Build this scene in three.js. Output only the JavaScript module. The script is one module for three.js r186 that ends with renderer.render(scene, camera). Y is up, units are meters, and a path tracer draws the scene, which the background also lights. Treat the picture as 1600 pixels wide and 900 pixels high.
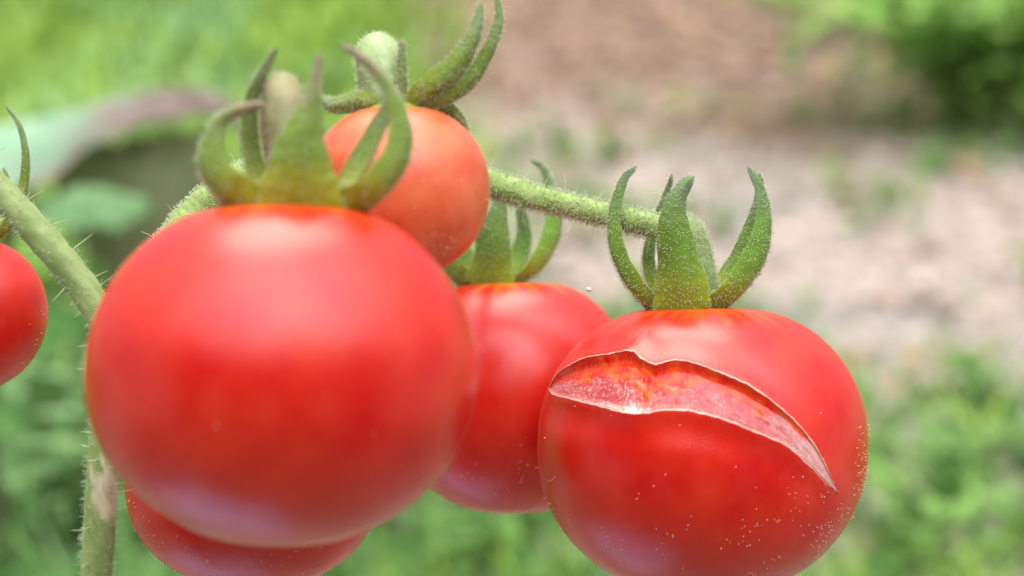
import * as THREE from 'three';
import { mergeGeometries, mergeVertices } from 'three/addons/utils/BufferGeometryUtils.js';
import { createNoise2D, createNoise3D } from 'simplex-noise';

// ------------------------------------------------------------ camera, sky, sun, exposure
const PITCH = THREE.MathUtils.degToRad(14);
const EYE = new THREE.Vector3(0, 0.42, 0);
const scene = new THREE.Scene();
const camera = new THREE.PerspectiveCamera(18.26, 16 / 9, 0.01, 400);
camera.position.copy(EYE);
camera.rotation.x = -PITCH;
camera.updateMatrixWorld();
camera.focus = 0.244;                       // on the split fruit
camera.userData.fStop = 14;
const renderer = new THREE.WebGLRenderer({ antialias: true });
renderer.toneMapping = THREE.LinearToneMapping;
renderer.toneMappingExposure = 2.2;
renderer.shadowMap.enabled = true;
const noise2 = createNoise2D(rng(11)), noise3 = createNoise3D(rng(12));
scene.background = overcastSky();
scene.environment = scene.background;
const sun = new THREE.DirectionalLight(0xfff1de, 1.3);   // sun behind thin cloud
sun.position.set(-0.15, 1.45, -0.7).multiplyScalar(3);
sun.castShadow = true;
sun.shadow.radius = 75;
sun.shadow.mapSize.set(2048, 2048);
Object.assign(sun.shadow.camera, { left: -3, right: 3, top: 3, bottom: -3, near: 0.5, far: 12 });
scene.add(sun, sun.target);

function overcastSky() {
  const w = 512, h = 256, d = new Float32Array(w * h * 4);
  for (let j = 0; j < h; j++) for (let i = 0; i < w; i++) {
    const el = ((j + 0.5) / h - 0.5) * Math.PI, az = (i / w) * Math.PI * 2;
    const y = Math.sin(el), c = Math.cos(el), x = c * Math.cos(az), z = c * Math.sin(az);
    const cloud = 1 + 0.12 * noise3(x * 2.2, y * 3, z * 2.2) + 0.06 * noise3(x * 6, y * 8, z * 6);
    const veil = Math.max(0, (-0.15 * x + 1.45 * y - 0.7 * z) / 1.617) ** 3.4;      // cloud brightened round the hidden sun
    const L = (0.62 * (0.3 + 0.7 * Math.max(0, y)) + 2.4 * veil) * cloud, k = (j * w + i) * 4;
    d[k] = L * 0.96; d[k + 1] = L; d[k + 2] = L * 1.06; d[k + 3] = 1;
  }
  const t = new THREE.DataTexture(d, w, h, THREE.RGBAFormat, THREE.FloatType);
  t.mapping = THREE.EquirectangularReflectionMapping;
  t.magFilter = t.minFilter = THREE.LinearFilter;
  t.needsUpdate = true;
  return t;
}

// ------------------------------------------------------------ helpers
function rng(s) { return () => { s |= 0; s = (s + 0x6D2B79F5) | 0; let t = Math.imul(s ^ (s >>> 15), 1 | s); t = (t + Math.imul(t ^ (t >>> 7), 61 | t)) ^ t; return ((t ^ (t >>> 14)) >>> 0) / 4294967296; }; }
const V3 = (x, y, z) => new THREE.Vector3(x, y, z);
const lerp = (a, b, t) => a + (b - a) * t, clamp = (x, a = 0, b = 1) => Math.min(b, Math.max(a, x));
const smooth = (a, b, x) => { const t = clamp((x - a) / (b - a)); return t * t * (3 - 2 * t); };
const mix3 = (a, b, t) => [lerp(a[0], b[0], t), lerp(a[1], b[1], t), lerp(a[2], b[2], t)];
const fbm3 = (x, y, z, o = 4) => { let s = 0, a = 0.5; for (let i = 0; i < o; i++) { s += a * noise3(x, y, z); x *= 2.03; y *= 2.03; z *= 2.03; a *= 0.5; } return s; };
const fbm2 = (x, y, o = 4) => { let s = 0, a = 0.5; for (let i = 0; i < o; i++) { s += a * noise2(x, y); x *= 2.03; y *= 2.03; a *= 0.5; } return s; };
const used = {};
const numbered = n => { const k = used[n] = (used[n] ?? -1) + 1; return k ? `${n}_${String(k).padStart(3, '0')}` : n; };
function tag(o, label, category, group, kind) { if (label) o.userData.label = label; if (category) o.userData.category = category; if (group) o.userData.group = group; if (kind) o.userData.kind = kind; return o; }
function mesh(name, geo, mat, parent = scene) {
  const m = new THREE.Mesh(geo, mat); m.name = parent === scene ? numbered(name) : name; m.castShadow = m.receiveShadow = true; parent.add(m); return m;
}
function thing(name, label, category, group) { const g = new THREE.Group(); g.name = numbered(name); scene.add(g); return tag(g, label, category, group); }
// the truss has its own frame: millimetres, origin in the middle of the cluster, leaning back by the same angle as the branch does
const trussTurn = new THREE.Euler(-PITCH, 0, 0);
const trussOrigin = V3(0, EYE.y - 0.25 * Math.sin(PITCH), -0.25 * Math.cos(PITCH));
const truss = (x, y, z) => V3(x, y, z).multiplyScalar(0.001).applyEuler(trussTurn).add(trussOrigin);

function grid(nu, nv, f, wind = false) {               // f(u, v) -> {p, c?}, u and v in 0..1
  const P = [], C = [], UV = [], I = [];
  for (let j = 0; j <= nv; j++) for (let i = 0; i <= nu; i++) {
    const r = f(i / nu, j / nv, i, j); P.push(r.p.x, r.p.y, r.p.z); C.push(...(r.c || [1, 1, 1])); UV.push(...(r.uv || [i / nu, j / nv]));
  }
  for (let j = 0; j < nv; j++) for (let i = 0; i < nu; i++) { const a = j * (nu + 1) + i, b = a + 1, c = a + nu + 1, d = c + 1; I.push(...(wind ? [a, b, c, b, d, c] : [a, c, b, b, c, d])); }
  const g = new THREE.BufferGeometry();
  g.setAttribute('position', new THREE.Float32BufferAttribute(P, 3));
  g.setAttribute('color', new THREE.Float32BufferAttribute(C, 3));
  g.setAttribute('uv', new THREE.Float32BufferAttribute(UV, 2));
  g.setIndex(I);
  return g;
}
function finish(g) { g.computeVertexNormals(); return g; }
function ramp(list, t) { const n = list.length - 1, x = clamp(t) * n, i = Math.min(n - 1, Math.floor(x)); return lerp(list[i], list[i + 1], x - i); }

// a stem: rounded tube along points with radii, slightly knobbly, ends closed by tapering
function stemGeo(pts, radii, color, o = {}) {
  const { seg = 80, rad = 20, bump = 0.05, freq = 900, cap = true } = o;
  const curve = new THREE.CatmullRomCurve3(pts, false, 'centripetal'), fr = curve.computeFrenetFrames(seg, false);
  const len = curve.getLength();
  return finish(mergeSeam(grid(rad, seg, (u, v, i, j) => {
    const p = curve.getPointAt(v), a = u * Math.PI * 2;
    let r = ramp(radii, v);
    if (cap) { const e = Math.min(v, 1 - v) * len; if (e < r) r *= Math.sqrt(Math.max(0, 1 - (1 - e / r) ** 2)) || 1e-4; }
    const n = fr.normals[j].clone().multiplyScalar(Math.cos(a)).addScaledVector(fr.binormals[j], Math.sin(a));
    const q = p.clone().addScaledVector(n, r);
    const k = 1 + bump * noise3(q.x * freq, q.y * freq, q.z * freq) + bump * 0.7 * noise3(q.x * 260, q.y * 260, q.z * 260);
    return { p: p.addScaledVector(n, r * k), c: color(v, q, a), uv: [u * 0.02, v * len] };
  }, o.wind ?? true)));
}
function mergeSeam(g) { g.deleteAttribute('uv'); return mergeVertices(g, 1e-7); }

// scattered points on a geometry's triangles
function sampler(geo) {
  const p = geo.attributes.position, n = geo.attributes.normal, ix = geo.index, T = ix ? ix.count / 3 : p.count / 3, cum = new Float64Array(T);
  const A = V3(), B = V3(), C = V3(), at = k => (ix ? ix.getX(k) : k); let s = 0;
  for (let t = 0; t < T; t++) { A.fromBufferAttribute(p, at(3 * t)); B.fromBufferAttribute(p, at(3 * t + 1)); C.fromBufferAttribute(p, at(3 * t + 2)); s += B.sub(A).cross(C.sub(A)).length(); cum[t] = s; }
  return r => {
    let x = r() * s, lo = 0, hi = T - 1; while (lo < hi) { const m = (lo + hi) >> 1; if (cum[m] < x) lo = m + 1; else hi = m; }
    let a = r(), b = r(); if (a + b > 1) { a = 1 - a; b = 1 - b; }
    const q = V3(), m = V3(); [[0, 1 - a - b], [1, a], [2, b]].forEach(([k, w]) => { A.fromBufferAttribute(p, at(3 * lo + k)); q.addScaledVector(A, w); A.fromBufferAttribute(n, at(3 * lo + k)); m.addScaledVector(A, w); });
    return [q, m.normalize()];
  };
}
// plant hairs: thin tapering spikes, each with a tiny gland at its tip
function hairGeo(geos, count, o) {
  const { len = [0.0003, 0.0006], r0 = 0.00003, head = 0.00007, lean = 0.35, seed = 1, keep = () => 1, droop = 0 } = o;
  const r = rng(seed), P = [], I = [], S = geos.map(sampler);
  let made = 0, tries = 0; const X = V3(), Y = V3();
  const push = v => { P.push(v.x, v.y, v.z); return P.length / 3 - 1; };
  while (made < count && tries++ < count * 30) {
    const [q, n] = S[Math.floor(r() * S.length)](r); if (r() > keep(q, n) || (o.patchy && noise3(q.x * 130 + seed, q.y * 130, q.z * 130) < lerp(-0.3, 0.5, r()))) continue; made++;
    const d = n.clone().add(V3(r() - 0.5, r() - 0.5, r() - 0.5).multiplyScalar(2 * lean)).normalize(), L = lerp(len[0], len[1], r() ** 1.5);
    X.set(0.3, 1, 0.2).cross(d).normalize(); Y.copy(d).cross(X);
    const mid = q.clone().addScaledVector(d, L * 0.55), tip = q.clone().addScaledVector(d, L).add(V3(r() - 0.5, r() - 0.5 - droop, r() - 0.5).multiplyScalar(L * 0.18));
    const ring = (c, w) => [0, 1, 2].map(k => push(c.clone().addScaledVector(X, w * Math.cos(k * 2.0944)).addScaledVector(Y, w * Math.sin(k * 2.0944))));
    const a = ring(q.clone().addScaledVector(d, -0.00003), r0), b = ring(mid, r0 * 0.75), c = ring(tip, r0 * 0.35);
    for (const [s, t] of [[a, b], [b, c]]) for (let k = 0; k < 3; k++) { const m = (k + 1) % 3; I.push(s[k], s[m], t[k], s[m], t[m], t[k]); }
    if (head) {
      const h = head * lerp(0.7, 1.3, r()), o6 = [X, Y, d].flatMap(v => [push(tip.clone().addScaledVector(v, h)), push(tip.clone().addScaledVector(v, -h))]);
      for (const [i, j, k] of [[0, 2, 4], [2, 1, 4], [1, 3, 4], [3, 0, 4], [2, 0, 5], [1, 2, 5], [3, 1, 5], [0, 3, 5]]) I.push(o6[i], o6[j], o6[k]);
    } else I.push(c[0], c[1], c[2]);
  }
  const g = new THREE.BufferGeometry(); g.setAttribute('position', new THREE.Float32BufferAttribute(P, 3)); g.setIndex(I); return finish(g);
}

// ------------------------------------------------------------ textures and materials
function noiseTexture(n, f, srgb) {
  const d = new Uint8Array(n * n * 4);
  for (let j = 0; j < n; j++) for (let i = 0; i < n; i++) { const v = f(i / n, j / n), k = (j * n + i) * 4; for (let c = 0; c < 3; c++) d[k + c] = clamp(Array.isArray(v) ? v[c] : v) * 255; d[k + 3] = 255; }
  const t = new THREE.DataTexture(d, n, n); t.wrapS = t.wrapT = THREE.RepeatWrapping; t.magFilter = THREE.LinearFilter; t.minFilter = THREE.LinearMipmapLinearFilter; t.generateMipmaps = true;
  if (srgb) t.colorSpace = THREE.SRGBColorSpace; t.needsUpdate = true; return t;
}
const ring4 = (u, v, f, o) => { let s = 0, a = 0.5; for (let i = 0; i < o; i++) { s += a * (noise3(Math.cos(u * 6.283) * f, Math.sin(u * 6.283) * f, v * f * 6.283) * (1 - v) + noise3(Math.cos(u * 6.283) * f, Math.sin(u * 6.283) * f, (v - 1) * f * 6.283) * v); f *= 2.1; a *= 0.55; } return s; };
const skinBump = noiseTexture(512, (u, v) => 0.5 + 0.6 * ring4(u, v, 6, 5));
const soilTex = noiseTexture(512, (u, v) => { const n = ring4(u, v, 3, 6); const t = clamp(0.82 + 0.45 * n); return [t, t * 0.985, t * 0.97]; }, true);
const phys = o => new THREE.MeshPhysicalMaterial(o);
const M = {
  skin: phys({ vertexColors: true, roughness: 0.25, ior: 1.5, sheen: 0.14, sheenRoughness: 0.45, sheenColor: new THREE.Color().setRGB(1, 0.5, 0.3), bumpMap: skinBump, bumpScale: 0.00002 }),
  flesh: phys({ vertexColors: true, roughness: 0.16, ior: 1.4 }),
  lip: phys({ vertexColors: true, roughness: 0.4, clearcoat: 0.4, clearcoatRoughness: 0.3 }),
  green: phys({ vertexColors: true, roughness: 0.62, sheen: 0.4, sheenRoughness: 0.5, sheenColor: new THREE.Color(0.8, 0.9, 0.7) }),
  sepal: phys({ vertexColors: true, roughness: 0.95, specularIntensity: 0.6, transmission: 0.32, thickness: 0, sheen: 0.4, sheenRoughness: 0.5, sheenColor: new THREE.Color(0.8, 0.9, 0.7) }),
  hair: phys({ color: new THREE.Color().setRGB(0.66, 0.70, 0.48), roughness: 0.6, transmission: 0.4, thickness: 0 }),
  fruitHair: phys({ color: new THREE.Color().setRGB(0.85, 0.66, 0.5), roughness: 0.6, transmission: 0.3, thickness: 0 }),
  leaf: phys({ vertexColors: true, roughness: 0.75, specularIntensity: 0.35, side: THREE.DoubleSide, transmission: 0.45, thickness: 0 }),
  soil: phys({ vertexColors: true, roughness: 0.95, map: soilTex, bumpMap: soilTex, bumpScale: 0.004 }),
  grain: phys({ color: 0xffffff, roughness: 0.95 }),
  blade: phys({ color: 0xffffff, roughness: 0.75, specularIntensity: 0.35, side: THREE.DoubleSide, transmission: 0.35, thickness: 0 }),
  film: phys({ color: new THREE.Color().setRGB(0.42, 0.45, 0.66), roughness: 0.5 }),
};

// ------------------------------------------------------------ the setting: bare earth with a trodden strip
{
  const N = 300, map = t => { const s = t * 2 - 1; return Math.sign(s) * (2.6 * Math.abs(s) + 150 * Math.abs(s) ** 7); };
  const g = grid(N, N, (u, v) => {
    const x = map(u) + 0.1, z = map(v) - 2.2;
    const near = 1 - smooth(5, 12, Math.hypot(x, z + 2));
    const y = near * (0.012 * fbm2(x * 3, z * 3, 4) + 0.006 * fbm2(x * 14, z * 14, 3)) + smooth(2.7, 4.6, -z) * 0.12 * near;
    const n = fbm2(x * 2.1 + 7, z * 2.1, 4), m = fbm2(x * 9, z * 9 + 3, 3);
    const pale = [0.40, 0.325, 0.285], brown = [0.20, 0.115, 0.07], grey = [0.25, 0.235, 0.21];
    let c = mix3(pale, grey, smooth(-0.1, 0.5, n + 0.4 * m));
    const damp = smooth(2.35, 3.0, -z + 0.8 * n + 0.35 * noise2(x * 1.3 + 9, z) - 0.25 * (x - 0.4)) ;
    c = mix3(c, brown, clamp(damp * (0.85 + 0.7 * m)));
    return { p: V3(x, y, z), c, uv: [x / 0.35, z / 0.35] };
  });
  const flip = g.index.array; for (let i = 0; i < flip.length; i += 3) { const t = flip[i]; flip[i] = flip[i + 1]; flip[i + 1] = t; }
  finish(g); const n = g.attributes.normal; if (n.getY(0) < 0) { for (let i = 0; i < flip.length; i += 3) { const t = flip[i]; flip[i] = flip[i + 1]; flip[i + 1] = t; } g.computeVertexNormals(); }
  tag(mesh('ground', g, M.soil), 'pale pinkish brown bare earth of the garden path', 'ground', null, 'structure');
}
const groundY = (x, z) => { const near = 1 - smooth(5, 12, Math.hypot(x, z + 2)); return near * (0.012 * fbm2(x * 3, z * 3, 4) + 0.006 * fbm2(x * 14, z * 14, 3)) + smooth(2.7, 4.6, -z) * 0.12 * near; };

// ------------------------------------------------------------ tomatoes
const RAD = Math.PI / 180;
function profile(o, phi) {
  const e = o.e ?? 0.92, c = Math.cos(phi), s = Math.max(0, Math.sin(phi));
  let y = Math.sign(c) * Math.abs(c) ** e * (c > 0 ? o.top : o.bottom);
  y -= (o.dimple ?? 1.4) * Math.exp(-((phi / 0.34) ** 2));
  y += 0.5 * Math.exp(-(((Math.PI - phi) / 0.2) ** 2));
  return [s ** e, y];
}
function fruitPoint(o, th, phi, lift = 0) {
  const [S, y] = profile(o, phi), k = 1 + (o.lobe ?? 0.012) * Math.cos((o.lobes ?? 5) * th + (o.turn ?? 0)) * Math.sin(phi) * smooth(2.4, 0.3, phi)
    + 0.008 * noise3(Math.sin(th) * 1.3 + o.seed, Math.cos(phi) * 1.3, Math.cos(th) * 1.3);
  const p = V3(o.rx * S * Math.sin(th) * k, y, o.rz * S * Math.cos(th) * k);
  if (lift) p.addScaledVector(V3(Math.sin(phi) * Math.sin(th), Math.cos(phi), Math.sin(phi) * Math.cos(th)), lift);
  return p.multiplyScalar(0.001);
}
function fruitColor(o, th, phi) {
  const x = Math.sin(phi) * Math.sin(th), y = Math.cos(phi), z = Math.sin(phi) * Math.cos(th), s = o.seed;
  const n = fbm3(x * 1.7 + s, y * 1.7, z * 1.7, 4), f = fbm3(x * 9 + s, y * 9, z * 9, 4), streak = noise3(Math.sin(th) * 5 + s, y * 0.7, Math.cos(th) * 5);
  let c = mix3(o.deep, o.warm, clamp(0.5 + 0.8 * n + 0.25 * f));
  const collar = smooth(0.62, 0.2, phi + 0.16 * streak + 0.12 * f);               // unripe orange round the stalk
  c = mix3(c, o.collar ?? [0.62, 0.2, 0.02], collar * (o.ring ?? 0.35));
  return c;
}
function skinGeo(o, NU = 300, NV = 130) {
  return finish(grid(NU, NV, (u, v) => { const th = (u - 0.5) * 2 * Math.PI, phi = v * Math.PI; return { p: fruitPoint(o, th, phi), c: fruitColor(o, th, phi), uv: [th * 0.5 * 4, phi * 4 * 0.5] }; }));
}
function interp(list, x) { if (x <= list[0][0]) return list[0][1]; for (let i = 1; i < list.length; i++) if (x <= list[i][0]) { const [a, b] = list[i - 1], [c, d] = list[i]; let t = (x - a) / (c - a); return lerp(b, d, t); } return list.at(-1)[1]; }
// sepals: strips with a cupped, lens-shaped section; units scaled to the fruit
function sepalGeo(sp, unit, pal, seed) {
  const pts = sp.pts.map(p => V3(...p).multiplyScalar(unit)), curve = new THREE.CatmullRomCurve3(pts, false, 'centripetal');
  const face = V3(Math.cos(sp.az * RAD), 0, Math.sin(sp.az * RAD)), NV = 46, NU = 22;
  return finish(mergeSeam(grid(NU, NV, (u, v) => {
    const t = curve.getTangentAt(clamp(v, 0.002, 0.998)), p = curve.getPointAt(v), radial = V3(p.x, 0, p.z).normalize(), out = radial.lerp(face, smooth(0.08, 0.5, v)).normalize();
    const side = V3().crossVectors(t, out).normalize(), nor = V3().crossVectors(side, t).normalize();
    const tw = (sp.twist ?? 0) * v; side.applyAxisAngle(t, tw); nor.applyAxisAngle(t, tw);
    const end = Math.sqrt(clamp((1 - v) / 0.05)), wob = 1 + 0.06 * noise3(v * 7, seed, 0);
    const hw = ramp(sp.w, v) * 0.41 * lerp(sp.az === 92 ? 1.12 : 0.72, 1, smooth(0, 0.25, v)) * unit * end * wob + 1e-5, th = Math.min(0.00042, hw * 0.5) * (1 + 0.3 * (1 - v)) * end + 1e-5;
    const a = u * Math.PI * 2, cx = Math.cos(a), sy = Math.sin(a);
    const cup = -(sp.cup ?? 0.34) * smooth(0, 0.3, v) * hw * cx * cx;
    const q = p.clone().addScaledVector(side, hw * cx).addScaledVector(nor, th * sy * (1 - 0.55 * cx * cx) + cup + (sy > 0 ? 1 : 0.6) * th * 0.5 * Math.exp(-((cx / 0.16) ** 2)) * sy);
    q.addScaledVector(nor, hw * 0.018 * noise3(q.x * 700 + seed, q.y * 700, q.z * 700));
    const n = fbm3(q.x * 420 + seed, q.y * 420, q.z * 420, 4), f = noise3(q.x * 1900, q.y * 1900 + seed, q.z * 1900);
    let c = mix3(pal.base, pal.mid, smooth(0.1, 0.42, v + 0.2 * n));
    c = mix3(c, pal.tip, smooth(0.5, 0.95, v + 0.25 * n));
    if (sp.dry) c = mix3(c, [0.29, 0.22, 0.13], smooth(sp.dry, sp.dry + 0.2, v + 0.18 * n));
    c = c.map(x => x * (1 + 0.22 * n + 0.12 * f));
    return { p: q, c };
  })));
}
const PAL = {
  fresh: { base: [0.29, 0.38, 0.015], mid: [0.15, 0.28, 0.025], tip: [0.15, 0.21, 0.10] },
  yellow: { base: [0.36, 0.37, 0.012], mid: [0.20, 0.29, 0.04], tip: [0.22, 0.25, 0.11] },
  olive: { base: [0.26, 0.28, 0.012], mid: [0.18, 0.26, 0.03], tip: [0.22, 0.30, 0.13] },
};
const stemColor = (seed, a = [0.15, 0.22, 0.05], b = [0.25, 0.31, 0.11]) => (v, q) => { const n = fbm3(q.x * 300 + seed, q.y * 300, q.z * 300, 4), f = noise3(q.x * 1500, q.y * 1500, q.z * 1500); return mix3(a, b, clamp(0.5 + 1.0 * n + 0.3 * f)); };

function tomato(o) {
  const g = thing(o.name ?? 'tomato', o.label, 'tomato', o.group);
  g.position.copy(truss(...o.at)); g.rotation.copy(trussTurn);
  const geo = o.crack ? null : skinGeo(o);
  let skin = o.crack ? splitBody(g, o) : mesh('skin', geo, M.skin, g);
  const u = o.unit, c0 = V3(...o.calyxAt).multiplyScalar(0.001);
  // receptacle: a shallow disc from which the sepals rise
  const rc = grid(28, 8, (s, v) => { const a = s * Math.PI * 2, r = o.disc * v * (1 + 0.08 * Math.cos(5 * a)) * 0.001; const q = V3(r * Math.cos(a), (0.9 * (1 - v * v)) * 0.001 - 0.0002 * v, r * Math.sin(a)); return { p: q.add(c0), c: mix3(o.pal.base, o.pal.mid, 0.3 + 0.3 * noise3(q.x * 600, q.y * 600, q.z * 600)) }; });
  const cal = mesh('calyx', finish(mergeSeam(rc)), M.green, g), sg = [];
  o.sepals.forEach((sp, i) => { const q = sepalGeo(sp, u * 0.001, o.pal, o.seed + i * 3.1); q.translate(c0.x, c0.y, c0.z); sg.push(q); mesh('sepal', q, M.sepal, cal); });
  const pg = stemGeo(o.pedicel.pts.map(p => V3(...p).multiplyScalar(u * 0.001).add(c0)), o.pedicel.r.map(r => r * u * 0.001), stemColor(o.seed, o.pedicel.a, o.pedicel.b), { seg: 50, bump: 0.035, freq: 1100 });
  mesh('pedicel', pg, M.green, g);
  const hs = hairGeo(sg, o.hairs, { len: [0.00015, 0.0004], head: 0.000072, seed: o.seed * 7 + 1 });
  const hp = hairGeo([pg], Math.round(o.hairs * 0.45), { len: [0.0002, 0.0006], head: 0.00007, seed: o.seed * 7 + 2 });
  const hl = hairGeo([...sg, pg], o.longHairs ?? 26, { len: [0.001, 0.0022], r0: 0.00003, head: 0, lean: 0.3, seed: o.seed * 7 + 3 });
  tag(mesh('calyx_hair', mergeGeometries([hs, hp, hl]), M.hair, g), 'fine pale glandular hairs on sepals and stalk', null, null, 'stuff');
  const fh = hairGeo([skin.geometry], o.fruitHairs ?? 250, { len: [0.00012, 0.0004], r0: 0.00003, head: 0.00008, lean: 0.3, patchy: true, seed: o.seed * 7 + 4, keep: o.hairKeep ?? ((q, n) => (n.y < 0.1 ? 0.2 + 0.8 * smooth(0.1, -0.8, n.y) : 0)) });
  tag(mesh('skin_hair', fh, M.fruitHair, g), 'tiny pale hairs dotting the fruit skin', null, null, 'stuff');
  return g;
}

// the split fruit: skin parted along two edges, wet flesh set back in the gap
const EDGE_U = [[-84, 68.5], [-82, 65.3], [-79, 62.4], [-75.7, 59.8], [-69, 56], [-62.6, 52.9], [-55, 51], [-49, 50.3], [-43, 49], [-38, 48.4], [-34, 49], [-30.1, 51.8], [-26, 53.6], [-23.2, 54.3], [-20, 53], [-16.2, 52], [-11, 52.6], [-7, 53.8], [-2, 56.3], [2.6, 59.1], [7, 62], [11.4, 64.8], [17.7, 70.1], [25.2, 77.1], [31, 83.6], [37.8, 91.5], [41.7, 96.8], [47, 103]];
const EDGE_L = [[-84, 68.5], [-78, 70], [-71, 71], [-63.6, 71.4], [-56, 72], [-49.4, 72.9], [-44, 73.6], [-38.8, 74.7], [-33, 75.8], [-28.5, 76.2], [-24.1, 75.8], [-17.5, 74.4], [-10, 74.5], [-2.6, 76.2], [5.8, 78.1], [14.3, 80.6], [21, 83.5], [26.9, 87.2], [32.9, 91.1], [38, 95.4], [42.1, 99.4], [47, 103]];
const outside = d => (d >= 47 ? lerp(103, 85.75, smooth(47, 115, d)) : lerp(68.5, 85.75, smooth(-84, -150, d)));
const edgeU = d => (d <= -84 || d >= 47 ? outside(d) : interp(EDGE_U, d) + 2.2 * smooth(-84, -66, d) * smooth(14, -8, d) + 0.2 * noise2(d * 0.35, 3) * smooth(0, 8, interp(EDGE_L, d) - interp(EDGE_U, d)));
const edgeL = d => (d <= -84 || d >= 47 ? outside(d) : interp(EDGE_L, d) + 2.4 * smooth(-4, 16, d) * smooth(47, 36, d) + 0.15 * noise2(d * 0.4, 9) * smooth(0, 8, interp(EDGE_L, d) - interp(EDGE_U, d)));
const gape = d => (d <= -84 || d >= 47 ? 0 : clamp((edgeL(d) - edgeU(d)) / 16));
function splitBody(g, o) {
  const NU = 720, NV = 80;
  const up = (d, phi) => { const k = gape(d), e = edgeU(d) - phi / RAD; return k * (0.22 * Math.exp(-((e / 3.6) ** 2)) - 0.15 * Math.exp(-(((e - 9) / 5) ** 2)) + 0.22 * Math.exp(-(((d + 37) / 5) ** 2)) * Math.exp(-((e / 5) ** 2))); };
  const low = (d, phi) => { const k = gape(d), e = phi / RAD - edgeL(d); return k * (0.30 * Math.exp(-((e / 3) ** 2)) - 0.22 * Math.exp(-(((e - 8) / 5) ** 2))); };
  const mk = (rowPhi, lift) => grid(NU, NV, (u, v) => { const d = u * 360 - 180, th = d * RAD, phi = rowPhi(d, v); return { p: fruitPoint(o, th, phi, lift(d, phi)), c: fruitColor(o, th, phi), uv: [th * 2, phi * 2] }; });
  const a = mk((d, v) => edgeU(d) * RAD * v ** 0.85, up), b = mk((d, v) => lerp(edgeL(d) * RAD, Math.PI, v ** 1.15), low);
  const skin = mesh('skin', finish(mergeVertices(mergeGeometries([a, b]), 1e-6)), M.skin, g);
  // flesh
  const D0 = -84, D1 = 47, fl = grid(420, 70, (u, v) => {
    const d = lerp(D0, D1, u), th = d * RAD, k = gape(d), pu = edgeU(d), pl = edgeL(d), phi = lerp(pu, pl, v) * RAD;
    const x = d * 0.12, y = v * 3;
    const rough = fbm2(x * 0.9, y * 0.8 + 5, 2), fine = fbm2(x * 7, y * 2.2, 3), fib = noise2(x * 5.5, y * 0.6 + 2);
    const ragged = smooth(-12, -34, d), right = smooth(14, 34, d), left = smooth(-66, -80, d);
    const cav = 0.22 * right * smooth(0.1, 0.5, v) - (1 - 0.8 * right) * (0.14 + k * (0.55 * smooth(0, 0.2, v) * (1 - smooth(0.3, 0.95, v + 0.12 * rough)) + 0.4 * (1 - smooth(0.85, 1, v)))) + k * (0.06 * rough + (0.006 + 0.02 * ragged) * fine + 0.012 * fib);
    const deep = lerp(lerp(up(d, edgeU(d) * RAD) - 0.16, cav, smooth(0, 0.1, v)), low(d, edgeL(d) * RAD) - 0.14, smooth(0.9, 1, v));
    // inner wall: red above, milky torn tissue below
    const line = 0.50 + 0.22 * noise2(d * 0.06, 1) + 0.12 * rough - 0.35 * right - 0.12 * left - 0.13 * Math.exp(-(((d - 2) / 14) ** 2)) + 0.2 * Math.exp(-(((d + 22) / 7) ** 2));
    const milk = smooth(line - 0.10, line + 0.12, v + 0.05 * fine);
    let c = mix3([0.70, 0.012, 0.004], [0.80, 0.10, 0.010], clamp(0.4 + 1.1 * rough));
    c = mix3(c, mix3([0.33, 0.03, 0.035], [0.43, 0.10, 0.10], clamp(0.5 + 0.08 * fine + 0.7 * rough)), milk * 0.92);
    c = mix3(c, [0.60, 0.32, 0.29], 0.65 * right * milk);
    const ridge = (a, b, w) => smooth(1 - w, 1 - w * 0.35, 1 - Math.abs(noise2(a + 0.5 * fine, b)));             // pale fibres torn across the gap
    const thread = clamp(0.55 * ridge(x * 2.1, y * 0.9, 0.10) * smooth(0.1, 0.5, noise2(x * 0.9 + 4, y * 0.7)) + ridge(x * 6, y * 0.35 + 3, 0.22) * (0.75 * right + 0.5 * left) + 0.8 * Math.exp(-(((d + 30) / 4.5) ** 2)) * smooth(0.6, 0.95, v + 0.3 * fine) + 0.25 * smooth(0.9, 1, v) + 0.6 * smooth(0.28, 0.42, fine) * ragged + 0.35 * smooth(0.36, 0.5, fine));
    c = mix3(c, [0.72, 0.47, 0.42], thread * clamp(milk + 0.25) * 0.85);
    return { p: fruitPoint(o, th, phi, deep), c };
  });
  fl.deleteAttribute('uv'); const flesh = mesh('flesh', finish(fl), M.flesh, g); tag(flesh, 'torn wet flesh, red above and milky pink below');
  // thin pale edges of the torn skin
  const lip = (edge, lift, seed) => stemGeo(Array.from({ length: 150 }, (_, i) => { const d = lerp(D0 + 0.3, D1 - 0.3, i / 149), ph = edge(d) * RAD; return fruitPoint(o, d * RAD, ph, lift(d, ph) - 0.05); }), [0.03, 0.11, 0.13, 0.12, 0.12, 0.12, 0.10, 0.03].map(r => r * 0.001), (v, q) => { const n = fbm3(q.x * 500 + seed, q.y * 500, q.z * 500, 3); return mix3([0.66, 0.22, 0.14], [0.78, 0.46, 0.36], clamp(0.5 + n)); }, { seg: 420, rad: 8, bump: 0.22, freq: 1500 });
  mesh('torn_edge', lip(edgeU, up, 1), M.lip, g); mesh('torn_edge', lip(edgeL, low, 2), M.lip, g);
  // loose shreds and flecks hanging in the gap
  const r = rng(77), bits = [[12, 0.92, 0.5, 0.4], [-34, 0.92, 0.5, 0.3], [-12, 0.95, 0.4, 0.25]];
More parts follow.
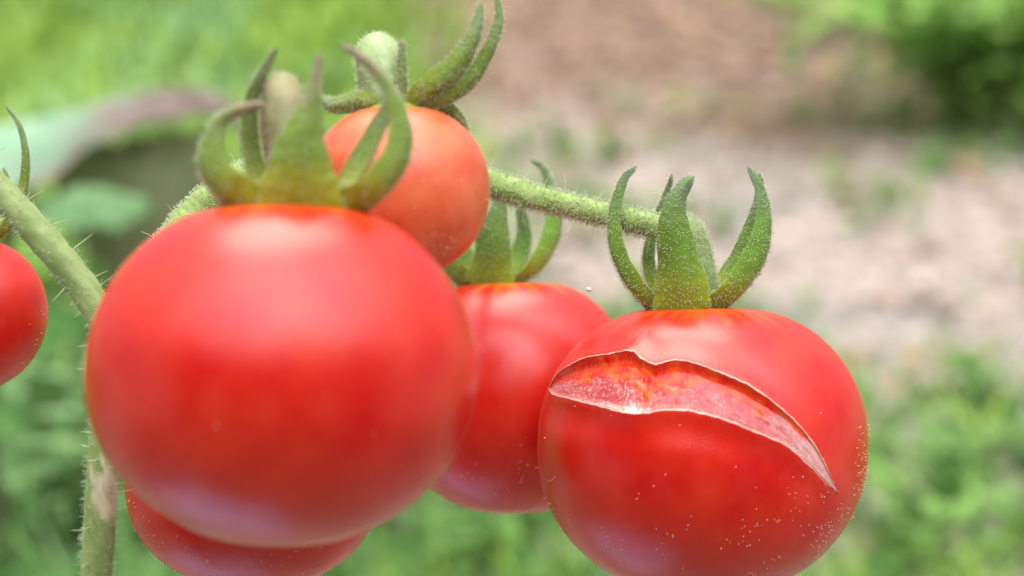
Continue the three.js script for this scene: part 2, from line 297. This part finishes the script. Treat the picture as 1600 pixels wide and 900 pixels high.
  for (const [d, v, L, w] of bits) {
    const k = gape(d), phi = lerp(edgeU(d), edgeL(d), v) * RAD, a = fruitPoint(o, d * RAD, phi, -0.15 * k), e = fruitPoint(o, (d + (r() - 0.4) * 3) * RAD, phi + L / 21, -0.5 * k), m = a.clone().lerp(e, 0.5).add(V3((r() - 0.5) * 2e-4, 0, 2e-4));
    mesh('pulp_shred', stemGeo([a, m, e], [w * 0.0004, w * 0.0009, w * 0.0006], () => [0.70, 0.24, 0.06], { seg: 10, rad: 8, bump: 0.25, freq: 2500 }), M.lip, g);
  }
  return skin;
}

const RED = { deep: [0.50, 0.003, 0.003], warm: [0.59, 0.022, 0.007] };
tomato({
  label: 'ripe red tomato split open across its front, showing torn wet flesh', crack: true, seed: 3, at: [26.6, -21.9, -2],
  rx: 23, rz: 22, top: 20.3, bottom: 21.0, dimple: 1.2, lobe: 0.008, ...RED, unit: 0.09, disc: 5, calyxAt: [-2.7, 19.1, 0], pal: PAL.fresh, hairs: 5200, longHairs: 60, fruitHairs: 620,
  hairKeep: (q, n) => clamp(smooth(0.15, -0.7, n.y) * 0.35 + smooth(-0.1, 0.9, n.x) * smooth(0.3, -0.3, n.y) * 0.8) * (n.z > -0.4 ? 1 : 0.1),
  sepals: [
    { az: 148, twist: 0.2, w: [64, 62, 52, 44, 38, 32, 24, 14], pts: [[-22, 0, 18], [-56, 12, 24], [-86, 45, 26], [-106, 90, 24], [-111, 130, 18], [-103, 175, 10], [-88, 208, 4], [-70, 222, 0]] },
    { az: 92, w: [96, 96, 82, 66, 50, 32, 16], pts: [[-5, 0, 52], [-8, 40, 68], [-15, 90, 76], [-20, 130, 78], [-15, 165, 74], [0, 190, 66], [14, 203, 56]] },
    { az: 52, w: [92, 86, 72, 58, 44, 28, 12], pts: [[38, 0, 26], [80, 26, 36], [108, 65, 38], [124, 110, 34], [128, 150, 26], [120, 190, 16], [102, 222, 5]] },
    { az: -45, dry: 0.85, w: [56, 46, 36, 28, 20, 12], pts: [[36, 4, -34], [85, 60, -52], [112, 120, -50], [126, 170, -45], [129, 200, -40], [120, 218, -38]] },
    { az: -120, dry: 0.9, w: [48, 36, 28, 22, 16, 10], pts: [[-16, 4, -38], [-48, 60, -62], [-42, 120, -72], [-22, 175, -70], [-13, 202, -64], [-11, 214, -60]] },
  ],
  pedicel: { pts: [[30, -8, -4], [32, 30, -6], [26, 75, -10], [16, 108, -14], [4, 124, -14], [-16, 130, -10]], r: [30, 26, 23, 24, 25, 20] },
});
tomato({
  label: 'large glossy whole red tomato in front of the others, olive calyx with dried tips', seed: 8, at: [-25.5, -9.6, 50],
  rx: 21.7, rz: 20.5, top: 20.2, bottom: 19.2, e: 0.985, dimple: 1.5, lobe: 0.010, turn: 0.6, ...RED, unit: 0.0714, disc: 5, calyxAt: [2.4, 18.6, 0], pal: PAL.yellow, hairs: 2500, longHairs: 20, fruitHairs: 12,
  sepals: [
    { az: 122, dry: 0.72, w: [100, 104, 92, 66, 40, 22, 14], pts: [[-56, 5, 36], [-115, 20, 50], [-142, 60, 54], [-142, 102, 50], [-128, 130, 48], [-95, 148, 52], [-52, 157, 56]] },
    { az: 215, w: [76, 66, 54, 46, 30, 12], pts: [[-46, 5, -36], [-88, 60, -58], [-100, 110, -65], [-98, 165, -60], [-77, 215, -55], [-50, 258, -50]] },
    { az: 92, dry: 0.62, w: [150, 138, 114, 78, 38, 18, 12], pts: [[0, -4, 60], [0, 40, 82], [2, 90, 90], [15, 138, 86], [22, 170, 82], [27, 205, 76], [30, 234, 70]] },
    { az: 54, dry: 0.66, w: [100, 96, 80, 60, 44, 28, 20, 12], pts: [[56, 0, 36], [110, 20, 50], [148, 65, 54], [157, 115, 48], [146, 160, 42], [118, 205, 36], [85, 235, 32], [54, 254, 26]] },
    { az: -40, w: [86, 78, 64, 46, 24], pts: [[46, 5, -28], [78, 55, -40], [108, 115, -42], [130, 158, -34], [142, 195, -28]] },
  ],
  pedicel: { pts: [[-16, -8, -6], [-26, 70, -14], [-34, 140, -22], [-38, 182, -42], [-48, 190, -80], [-60, 165, -150], [-72, 100, -290], [-66, 8, -640]], r: [30, 29, 30, 34, 30, 28, 30, 32], a: [0.15, 0.16, 0.05], b: [0.28, 0.23, 0.11] },
});
tomato({
  label: 'small salmon orange tomato tucked high behind the big one, sepals swept to one side', seed: 14, at: [-14.2, 12.2, 26],
  rx: 11.5, rz: 11, top: 11, bottom: 11, dimple: 0.7, e: 0.97, lobe: 0.006, deep: [0.58, 0.075, 0.025], warm: [0.66, 0.15, 0.055], unit: 0.08, disc: 4, calyxAt: [0, 10.3, 0], pal: PAL.olive, hairs: 3600, longHairs: 50, fruitHairs: 140,
  sepals: [
    { az: 72, w: [54, 56, 50, 40, 26, 12], pts: [[6, 0, 18], [42, 20, 28], [84, 55, 30], [112, 95, 25], [125, 132, 20], [129, 166, 15]] },
    { az: 66, dry: 1.3, w: [50, 48, 38, 28, 22, 10], pts: [[18, -2, 4], [70, 14, 6], [112, 45, 0], [142, 92, -5], [158, 140, -8], [154, 182, -10]] },
    { az: 112, w: [46, 42, 32, 12], pts: [[-14, 0, 14], [-60, 8, 20], [-100, 3, 16], [-132, 20, 6]] },
    { az: 92, dry: 0.8, w: [38, 22, 10], pts: [[0, 3, 18], [5, 50, 26], [7, 104, 26]] },
    { az: -50, w: [40, 38, 26, 10], pts: [[26, 0, -18], [72, 4, -30], [98, -16, -32], [108, -38, -30]] },
  ],
  pedicel: { pts: [[-6, -6, 0], [-20, 30, -4], [-28, 66, -8], [-32, 86, -22], [-36, 80, -60], [-36, 40, -110], [-30, -20, -210], [-22, -72, -372]], r: [30, 33, 37, 37, 32, 28, 28, 28], a: [0.22, 0.30, 0.10], b: [0.34, 0.42, 0.20] },
});
tomato({
  label: 'ripe red tomato hanging lowest, half hidden underneath the large whole one', seed: 21, at: [-35.4, -26.8, 4],
  rx: 17.4, rz: 15, top: 15, bottom: 14.2, dimple: 1, ...RED, unit: 0.08, disc: 5, calyxAt: [0, 14, 0], pal: PAL.fresh, hairs: 400, longHairs: 8, fruitHairs: 420,
  sepals: [20, 92, 164, 236, 308].map((a, i) => ({ az: a, w: [50, 46, 34, 20, 8], pts: [[20, 0], [60, 8], [92, 34], [104, 74], [94 + 6 * i, 108]].map(([r, y]) => [r * Math.cos(a * RAD), y, r * Math.sin(a * RAD)]) })),
  pedicel: { pts: [[0, -6, 0], [-8, 50, -6], [-50, 110, -20], [-110, 128, 40], [-166, 124, 140], [-206, 110, 170]], r: [24, 22, 22, 22, 22, 24] },
});
tomato({
  label: 'whole red tomato between the split one and the large one, orange round its stalk', seed: 29, at: [0, -17.2, -31],
  rx: 19.3, rz: 17.6, top: 19.4, bottom: 18.2, dimple: 1.4, lobe: 0.014, turn: 2, ...RED, unit: 0.1, disc: 4.4, calyxAt: [-3, 18.1, 0], pal: PAL.fresh, hairs: 3600, longHairs: 40, fruitHairs: 260, collar: [0.62, 0.22, 0.02], ring: 0.7,
  sepals: [
    { az: 92, w: [84, 76, 58, 40, 16], pts: [[-5, -4, 40], [0, 40, 54], [4, 80, 56], [10, 118, 50], [16, 142, 44]] },
    { az: 52, w: [62, 58, 50, 42, 30, 20, 10], pts: [[32, 0, 16], [68, 22, 24], [92, 62, 18], [100, 110, 4], [92, 150, -8], [77, 184, -14], [58, 192, -15]] },
    { az: 135, w: [64, 56, 44, 30, 12], pts: [[-28, 0, 18], [-62, 14, 24], [-84, 44, 22], [-92, 84, 16], [-86, 118, 10]] },
    { az: -50, w: [60, 52, 40, 28, 12], pts: [[20, 3, -28], [44, 40, -44], [52, 76, -46], [46, 112, -42], [36, 140, -38]] },
    { az: -130, w: [60, 52, 40, 28, 12], pts: [[-20, 3, -28], [-46, 34, -46], [-62, 76, -50], [-60, 112, -44], [-50, 140, -40]] },
  ],
  pedicel: { pts: [[-2, -8, 0], [-6, 50, -6], [-20, 95, 10], [-60, 135, 120], [-92, 168, 255]], r: [20, 18, 18, 19] },
});
tomato({
  label: 'ripe red tomato hanging under the slanting bare stem, one long curled sepal above', seed: 35, at: [-78.3, -3.6, -6],
  rx: 11.7, rz: 11.4, top: 11.3, bottom: 11.4, dimple: 0.7, e: 0.98, ...RED, unit: 0.09, disc: 4, calyxAt: [0, 10.6, 0], pal: PAL.olive, hairs: 700, longHairs: 12, fruitHairs: 120,
  sepals: [
    { az: 48, w: [40, 36, 28, 22, 16, 12, 8], pts: [[20, 0, 2], [58, 8, 4], [86, 48, 4], [98, 100, 0], [98, 145, 0], [86, 186, 0], [66, 212, 0]] },
    ...[120, 192, 264, 320].map(a => ({ az: a, w: [50, 46, 34, 20, 8], pts: [[16, 0], [50, 12], [72, 44], [76, 84], [66, 118]].map(([r, y]) => [r * Math.cos(a * RAD), y, r * Math.sin(a * RAD)]) })),
  ],
  pedicel: { pts: [[0, -6, 0], [4, 40, 30], [8, 84, 110], [6, 128, 215]], r: [22, 20, 20, 20] },
});

// ------------------------------------------------------------ the tomato plant that carries them
{
  const g = thing('tomato_plant', 'hairy green tomato stem with a dry tan scar, branching behind the fruit', 'plant');
  const foot = truss(-53.8, -45, 20), base = V3(foot.x - 0.012, groundY(foot.x, foot.z) - 0.01, foot.z - 0.02);
  const main = [base, V3().lerpVectors(base, foot, 0.35).add(V3(0.006, 0, 0.004)), V3().lerpVectors(base, foot, 0.75).add(V3(0.003, 0, 0)), foot, ...[[-53.4, -37, 20], [-52.9, -28.8, 20], [-52.3, -20.5, 20], [-52, -12.4, 19], [-52.6, -5.8, 17], [-55.2, -1, 16], [-60.6, 5.7, 16], [-67.1, 12.6, 15], [-76.7, 21.9, 14], [-100, 40, 10], [-140, 62, -4]].map(p => truss(...p))];
  const inv = new THREE.Matrix4().compose(trussOrigin, new THREE.Quaternion().setFromEuler(trussTurn), V3(1, 1, 1)).invert();
  const pale = stemColor(51), col = (v, q) => {
    const t = q.clone().applyMatrix4(inv).multiplyScalar(1000), n = fbm3(t.x * 0.5, t.y * 0.35, t.z * 0.5, 4), sharp = fbm3(t.x * 1.6, t.y * 1.1, t.z * 1.6, 3);
    let c = pale(v, q);
    const scar = smooth(0.15, 0.35, 1 - Math.hypot((t.x + 51.8) / 2.6, (t.y + 26) / 5.2) + 0.7 * n + 0.3 * sharp) * (t.y < -18 && t.y > -34 ? 1 : 0);   // dry tan bark patch
    c = mix3(c, mix3([0.42, 0.34, 0.20], [0.60, 0.52, 0.35], clamp(0.5 + sharp)), scar);
    return c;
  };
  const mg = stemGeo(main, [3.4, 3.4, 3.3, 3.2, 3.2, 3.1, 2.9, 2.6, 2.3, 2.05, 2.0, 2.0, 2.0, 2.0, 1.9].map(r => r * 0.001), col, { seg: 420, rad: 26, bump: 0.06, freq: 700 });
  mesh('stem', mg, M.green, g);
  const tr = [[-52.3, -7.5, 17], [-47.1, 3.9, 10], [-40.3, 12.6, 6], [-32.6, 16.9, 3], [-23.2, 18.1, 0], [-14.5, 17.2, -4], [-3.2, 14.9, -7], [4.6, 12.6, -6], [13.6, 10.3, -3], [20.5, 8.6, -2], [24.4, 7.4, -2.6]].map(p => truss(...p));
  const tg = stemGeo(tr, [2.2, 2.2, 2.2, 2.2, 2.2, 2.2, 2.1, 1.9, 1.65, 1.62, 1.8].map(r => r * 0.001), stemColor(57, [0.17, 0.27, 0.03], [0.27, 0.36, 0.10]), { seg: 260, rad: 24, bump: 0.06, freq: 420 });
  mesh('truss_branch', tg, M.green, g);
  const near = hairGeo([tg], 13000, { len: [0.0002, 0.00065], head: 0.00008, seed: 5 }), nearLong = hairGeo([tg], 260, { len: [0.0012, 0.0030], r0: 0.000045, head: 0, lean: 0.25, seed: 6 });
  const keep = q => (q.y > foot.y - 0.02 ? 1 : 0.05);
  const m1 = hairGeo([mg], 3500, { len: [0.0003, 0.0008], head: 0.00007, seed: 7, keep }), m2 = hairGeo([mg], 170, { len: [0.0015, 0.0038], r0: 0.00008, head: 0, lean: 0.25, seed: 8, keep });
  tag(mesh('stem_hair', mergeGeometries([near, nearLong, m1, m2]), M.hair, g), 'short and long pale hairs along the stems', null, null, 'stuff');
}

{ // a scrap of pale plant fluff drifting past the stalks
  const g = stemGeo([V3(-0.0005, 0.0001, 0), V3(0, 0, 0.0001), V3(0.0005, -0.0002, 0)], [0.0001, 0.00035, 0.0001], () => [0.62, 0.56, 0.42], { seg: 12, rad: 8, bump: 0.3, freq: 3000 });
  const m = mesh('plant_fluff', g, M.lip); m.position.copy(truss(10.8, -0.2, -2)); m.rotation.copy(trussTurn); tag(m, 'tiny pale scrap of fluff in the air beside the split tomato', 'fluff');
}
// ------------------------------------------------------------ leaves, weeds and grass behind
function leafGeo(L, W, o = {}) {                          // lies along +z from the origin, face up
  const { nu = 6, nv = 10, droop = 0.3, fold = 0.25, color = [0.12, 0.25, 0.04], seed = 1, wave = 0.06, teeth = 0.1 } = o;
  return finish(grid(nu, nv, (u, v) => {
    const s = u * 2 - 1, w = W * 0.5 * Math.sin(Math.PI * clamp(v * 0.94 + 0.03)) ** 0.75 * (1 - 0.35 * v) * (1 + teeth * noise2(v * 9 + seed, s));
    const n = noise2(s * 2 + seed, v * 4), f = fbm2(s * 5 + seed, v * 9, 3);
    const vein = Math.abs(s) < 0.08 ? 1.25 : 1;
    return { p: V3(s * w, fold * Math.abs(s) * w - droop * L * v * v + wave * W * n, L * v), c: color.map(x => x * vein * (1 + 0.25 * f + 0.12 * n)) };
  }));
}
const strip = g => { g.deleteAttribute('uv'); return g; };
function weed(name, label, category, group, [x, z], o) {
  const g = thing(name, label, category, group), r = rng(o.seed); g.position.set(x, groundY(x, z) - 0.004, z);
  const leaves = [], stems = [];
  for (let s = 0; s < o.stems; s++) {
    const a = r() * 6.283, lean = o.spread * (0.3 + 0.7 * r()), H = o.h * (0.6 + 0.5 * r());
    const tip = V3(Math.cos(a) * lean, H, Math.sin(a) * lean), mid = V3(tip.x * 0.35, H * 0.6, tip.z * 0.35), cv = new THREE.CatmullRomCurve3([V3(0, 0, 0), mid, tip]);
    stems.push(stemGeo([V3(0, 0, 0), mid, tip], [0.0026, 0.002, 0.001], () => [0.2, 0.27, 0.08], { seg: 10, rad: 6 }));
    for (let k = 0; k < o.leaves; k++) {
      const t = 0.15 + 0.85 * (k + r()) / o.leaves, p = cv.getPointAt(Math.min(1, t)), L = o.leaf * (0.6 + 0.7 * r()) * (1.15 - 0.45 * t), hue = r();
      const c = mix3(o.c0, o.c1, hue), lg = strip(leafGeo(L, L * (o.wide ?? 0.5), { nu: 4, nv: 6, droop: 0.1 + 0.35 * r(), color: c, seed: r() * 90 }));
      lg.rotateX(-0.5 + 0.9 * (r() - 0.35)); lg.rotateY(r() * 6.283); lg.translate(p.x, p.y, p.z); leaves.push(lg);
    }
  }
  mesh('stem', mergeGeometries(stems), M.green, g);
  tag(mesh('foliage', mergeGeometries(leaves), M.leaf, g), null, null, null, 'stuff');
  return g;
}
const FRESH = { c0: [0.055, 0.17, 0.02], c1: [0.17, 0.34, 0.06] }, LIME = { c0: [0.12, 0.26, 0.02], c1: [0.30, 0.44, 0.06] };
weed('leafy_bush', 'bushy bright green weed beyond the earth path, blurred', 'bush', null, [0.68, -2.62], { seed: 3, stems: 70, leaves: 12, h: 0.34, spread: 0.54, leaf: 0.08, c0: [0.16, 0.34, 0.05], c1: [0.36, 0.56, 0.12] });
[[0.30, -1.13], [0.42, -1.18], [0.24, -0.98], [0.38, -1.0], [0.55, -1.42], [0.36, -1.26], [0.46, -1.05]].forEach(([x, z], i) => weed('low_weed', 'low leafy green weed in the grass beyond the split tomato', 'weed', 'low weeds beside the path', [x, z], { seed: 20 + i, stems: 10, leaves: 8, h: 0.06, spread: 0.075, leaf: 0.026, ...(i % 2 ? FRESH : { c0: [0.09, 0.22, 0.03], c1: [0.22, 0.38, 0.08] }) }));
[[-0.02, -1.0], [0.02, -1.1], [-0.10, -1.02], [0.10, -1.06]].forEach(([x, z], i) => weed('low_weed', 'low leafy green weed at the edge of the grass under the cluster', 'weed', 'weeds under the cluster', [x, z], { seed: 40 + i, stems: 8, leaves: 7, h: 0.06, spread: 0.06, leaf: 0.03, ...FRESH }));
const MINT = { c0: [0.12, 0.25, 0.06], c1: [0.28, 0.46, 0.18] };
[[-0.36, -1.35], [-0.22, -1.2], [-0.5, -1.55], [-0.30, -1.75], [-0.62, -1.9], [-0.42, -2.15], [-0.75, -2.4], [-0.28, -2.5], [-0.55, -2.75], [-0.9, -2.9], [-0.40, -1.05], [-0.26, -0.95], [-0.18, -1.55]].forEach(([x, z], i) => weed('verge_weed', ['lush lime green weed growing among the verge grass', 'dark green leafy weed growing among the verge grass', 'pale mint green weed growing among the verge grass'][i % 3], 'weed', ['lime weeds on the verge', 'dark weeds on the verge', 'mint weeds on the verge'][i % 3], [x, z], { seed: 60 + i, stems: 14, leaves: 8, h: 0.16, spread: 0.11, leaf: 0.048, wide: 0.4, ...[LIME, FRESH, MINT][i % 3] }));
// the next row of plants, standing behind the viewer: what the fronts of the fruits mirror
[[-0.85, 0.6], [-0.3, 0.8], [0.25, 0.8], [0.85, 0.6]].forEach(([x, z], i) => weed('row_plant', 'dark leafy plant of the next row, taller than the weeds', 'plant', 'plants of the next row', [x, z], { seed: 90 + i, stems: 80, leaves: 24, h: 0.86, spread: 0.46, leaf: 0.16, c0: [0.03, 0.08, 0.015], c1: [0.06, 0.14, 0.03] }));
// the broad drooping leaf beside the cluster: pale green, half of it withered
{
  const g = thing('broad_leaf_plant', 'broad arching leaf, mint green with a withered pinkish brown end', 'plant');
  const at = V3(-0.2175, 0, -0.87); g.position.set(at.x, groundY(at.x, at.z) - 0.004, at.z);
  g.scale.setScalar(1.45); const top = (0.285 - g.position.y) / 1.45;
  const blade = (pts, w, cfun, sag, name, label) => {
    const cv = new THREE.CatmullRomCurve3(pts.map(p => V3(...p)));
    const q = grid(20, 40, (u, v) => {
      const p = cv.getPointAt(v), s = u * 2 - 1, hw = w * 0.5 * Math.sin(Math.PI * clamp(0.06 + v * 0.92)) ** 0.6 * (1 - (sag < 0.4 ? 0.55 : 0) * smooth(0.45, 0.8, v)) * (1 + 0.12 * noise2(v * 7, Math.sign(s)));
      return { p: V3(p.x, p.y - sag * hw * (s > 0 ? s * s + 0.4 * s : 0.3 * s * s) + 0.002 * noise2(u * 4, v * 6), p.z + s * hw), c: cfun(s, v, fbm2(u * 5, v * 8, 4)) };
    });
    const m = mesh(name, finish(strip(q)), M.leaf, g); if (label) m.userData.label = label; return m;
  };
  blade([[-0.085, top - 0.014, 0.01], [-0.04, top - 0.004, 0.01], [0.0, top + 0.003, 0.005], [0.03, top + 0.011, 0], [0.05, top + 0.009, -0.004], [0.062, top - 0.006, -0.008]], 0.07, (s, v, n) => { const dry = smooth(0.56, 0.72, v + 0.22 * n + 0.12 * s); return mix3(mix3([0.22, 0.40, 0.24], [0.32, 0.48, 0.33], clamp(0.5 + n)), mix3([0.15, 0.11, 0.09], [0.30, 0.22, 0.19], clamp(0.5 + 1.4 * n)), dry); }, 0.35, 'leaf', 'mint green leaf withered to pinkish brown at one end');
  blade([[-0.004, top - 0.004, 0.0], [0.016, top - 0.006, 0.002], [0.05, top - 0.002, 0.0]], 0.034, (s, v, n) => mix3([0.11, 0.14, 0.05], [0.20, 0.19, 0.10], clamp(0.5 + n)), 1.9, 'leaf', 'withered brown leaf hanging down under the mint one');
  blade([[-0.008, top - 0.022, 0.03], [0.012, top - 0.016, 0.035], [0.034, top - 0.020, 0.035]], 0.026, (s, v, n) => mix3([0.13, 0.27, 0.09], [0.22, 0.38, 0.17], clamp(0.5 + n)), 0.5, 'leaf');
  blade([[-0.06, top - 0.05, 0.03], [-0.03, top - 0.045, 0.03], [0.01, top - 0.06, 0.03]], 0.04, (s, v, n) => mix3([0.08, 0.22, 0.04], [0.16, 0.32, 0.08], clamp(0.5 + n)), 0.6, 'leaf');
  blade([[-0.085, top - 0.085, 0.02], [-0.05, top - 0.075, 0.03], [-0.01, top - 0.09, 0.04]], 0.04, (s, v, n) => mix3([0.10, 0.24, 0.05], [0.18, 0.36, 0.10], clamp(0.5 + n)), 0.5, 'leaf');
  mesh('stalk', stemGeo([V3(-0.03, 0, -0.01), V3(-0.035, top * 0.5, 0), V3(-0.022, top * 0.8, 0.004), V3(-0.006, top, 0.0)], [0.004, 0.0035, 0.003, 0.0026], () => [0.10, 0.10, 0.045], { seg: 30, rad: 10 }), M.green, g);
}
// grass: nobody could count it
{
  const bladeGeo = (bend, w) => { const g = grid(1, 5, (u, v) => ({ p: V3((u - 0.5) * w * (1 - v ** 2.2), v * (1 - 0.25 * bend * v), bend * v * v), c: [1, 1, 1] })); g.deleteAttribute('color'); g.deleteAttribute('uv'); return finish(g); };
  const tuft = seed => { const r = rng(seed), L = []; for (let i = 0; i < 7; i++) { const b = bladeGeo(0.25 + 0.9 * r(), 0.05 + 0.05 * r()); b.scale(1, 0.6 + 0.5 * r(), 1); b.rotateY(r() * 6.283); b.translate((r() - 0.5) * 0.25, 0, (r() - 0.5) * 0.25); L.push(b); } return mergeGeometries(L); };
  const r = rng(99), spots = [];
  const add = (x, z, h, c0, c1) => spots.push([x, z, h, c0, c1]);
  const G0 = [0.08, 0.20, 0.015], G1 = [0.40, 0.54, 0.09], B0 = [0.035, 0.13, 0.012], B1 = [0.19, 0.37, 0.09];
  for (let i = 0; i < 90000 && spots.length < 14000; i++) {
    const z = -0.75 - 4.6 * r() ** 1.6, x = -1.9 + 3.9 * r(), n = fbm2(x * 2.4, z * 2.4, 3);
    const leftness = smooth(-0.02, -0.28, x + 0.12 * n - 0.03 * (z + 1));
    if (r() < leftness * (0.95 + n)) { const lime = z < -1.5; const pick = noise2(x * 3.1 + 40, z * 2.2), minty = pick < -0.4; add(x, z, lerp(0.06, 0.17, r()) * (z > -1.3 ? 0.7 : 1), minty ? [0.11, 0.24, 0.07] : lime ? G0 : B0, minty ? [0.34, 0.52, 0.22] : lime ? G1 : B1); continue; }
    const strip = Math.exp(-(((x - 0.02 - 0.05 * (z + 2)) / 0.14) ** 2)) * smooth(-3.0, -2.4, z), rightLow = smooth(-1.56, -1.24, z + 0.25 * n - 0.15 * smooth(0.1, 0.3, x)), rightFar = smooth(0.62, 0.8, x) * smooth(-2.4, -2.0, z), edge = smooth(0.4, 0.6, x + 0.1 * n) * smooth(-2.2, -2.4, z);
    if (r() < 0.6 * strip * (0.6 + n) + 0.3 * smooth(0.12, 0.4, n) * smooth(-3.2, -2.6, z) + rightLow * 0.9 + rightFar * 0.5 + edge * 0.35) add(x, z, lerp(0.025, 0.075, r()), B0, r() < 0.4 ? G1 : B1);
    else if (r() < 0.01) add(x, z, 0.03, B0, B1);
  }
  for (let i = 0; i < 2200; i++) { const x = -0.8 + 1.6 * r(), z = -0.85 + 1.5 * r(); if (x < -0.04 && x > -0.33 && z < -0.08 && z > -0.36) continue; add(x, z, lerp(0.02, 0.05, r()), B0, B1); }   // the weedy bed under the plant
  [1, 2, 3].forEach(k => {
    const mine = spots.filter((_, i) => i % 3 === k - 1), im = new THREE.InstancedMesh(tuft(k * 5), M.blade, mine.length), m = new THREE.Matrix4(), c = new THREE.Color();
    mine.forEach(([x, z, h, a, b], i) => { m.compose(V3(x, groundY(x, z) - 0.003, z), new THREE.Quaternion().setFromEuler(new THREE.Euler((r() - 0.5) * 0.4, r() * 6.28, (r() - 0.5) * 0.4)), V3(h, h, h)); im.setMatrixAt(i, m); const q = mix3(a, b, r()); im.setColorAt(i, c.setRGB(...q)); });
    im.name = numbered('grass'); im.castShadow = im.receiveShadow = true; scene.add(im);
    tag(im, ['fresh green grass tufts growing beside the earth path', 'yellowish green grass tufts mixed through the verge', 'short weedy grass tufts spreading over the verge'][k - 1], 'grass', null, 'stuff');
  });
  // crumbs of earth, pebbles and dead leaves on the path
  const clod = new THREE.IcosahedronGeometry(1, 1), p = clod.attributes.position; for (let i = 0; i < p.count; i++) { const q = V3().fromBufferAttribute(p, i), k = 0.8 + 0.3 * noise3(q.x * 1.7, q.y * 1.7, q.z * 1.7); p.setXYZ(i, q.x * k, q.y * k * 0.7, q.z * k); } clod.computeVertexNormals();
  const scatter = (name, geo, n, fn, label, cat) => {
    const im = new THREE.InstancedMesh(geo, name === 'leaf_litter' ? M.blade : M.grain, n), m = new THREE.Matrix4(), c = new THREE.Color();
    for (let i = 0; i < n; i++) { const { x, z, s, col, e } = fn(); m.compose(V3(x, groundY(x, z) + s * 0.15, z), new THREE.Quaternion().setFromEuler(e), V3(s, s, s)); im.setMatrixAt(i, m); im.setColorAt(i, c.setRGB(...col)); }
    im.name = name; im.castShadow = im.receiveShadow = true; scene.add(im); tag(im, label, cat, null, 'stuff');
  };
  scatter('earth_crumbs', clod, 8000, () => { const z = -0.8 - 4.6 * r() ** 1.4, x = -0.3 + 2.2 * r(), d = smooth(-2.6, -3.3, z); return { x, z, s: lerp(0.003, 0.016, r() ** 3) * (1 + d), col: mix3(mix3([0.44, 0.36, 0.315], [0.18, 0.145, 0.12], r()), mix3([0.30, 0.18, 0.11], [0.12, 0.08, 0.06], r()), d), e: new THREE.Euler(r(), r() * 6, r()) }; }, 'crumbs of dry earth and small stones on the path', 'earth');
  const dead = leafGeo(1, 0.5, { nu: 4, nv: 6, droop: 0.25, color: [1, 1, 1] }); dead.deleteAttribute('color'); dead.deleteAttribute('uv');
  scatter('leaf_litter', dead, 1500, () => { const far = r() < 0.8, z = far ? -2.6 - 3 * r() : -0.9 - 2 * r(), x = far ? -0.5 + 2.3 * r() : -0.2 + 1.2 * r(); return { x, z, s: lerp(0.02, 0.06, r()), col: mix3([0.40, 0.25, 0.14], [0.22, 0.13, 0.08], r()), e: new THREE.Euler((r() - 0.5) * 0.9, r() * 6.28, (r() - 0.5) * 0.9) }; }, 'dead brown leaves littering the earth bank', 'leaves');
}
// a pale plastic mulch film pegged over the bed right below the cluster, seen only mirrored in the fruit
{
  const g = grid(60, 60, (u, v) => { const x = lerp(-0.31, -0.05, u), z = lerp(-0.34, -0.10, v); return { p: V3(x, groundY(x, z) + 0.012 + 0.006 * fbm2(x * 12, z * 12, 3), z) }; });
  strip(g); tag(mesh('mulch_film', finish(g), M.film), 'pale blue plastic mulch film lying on the bed beneath the cluster', 'plastic film');
}
renderer.render(scene, camera);
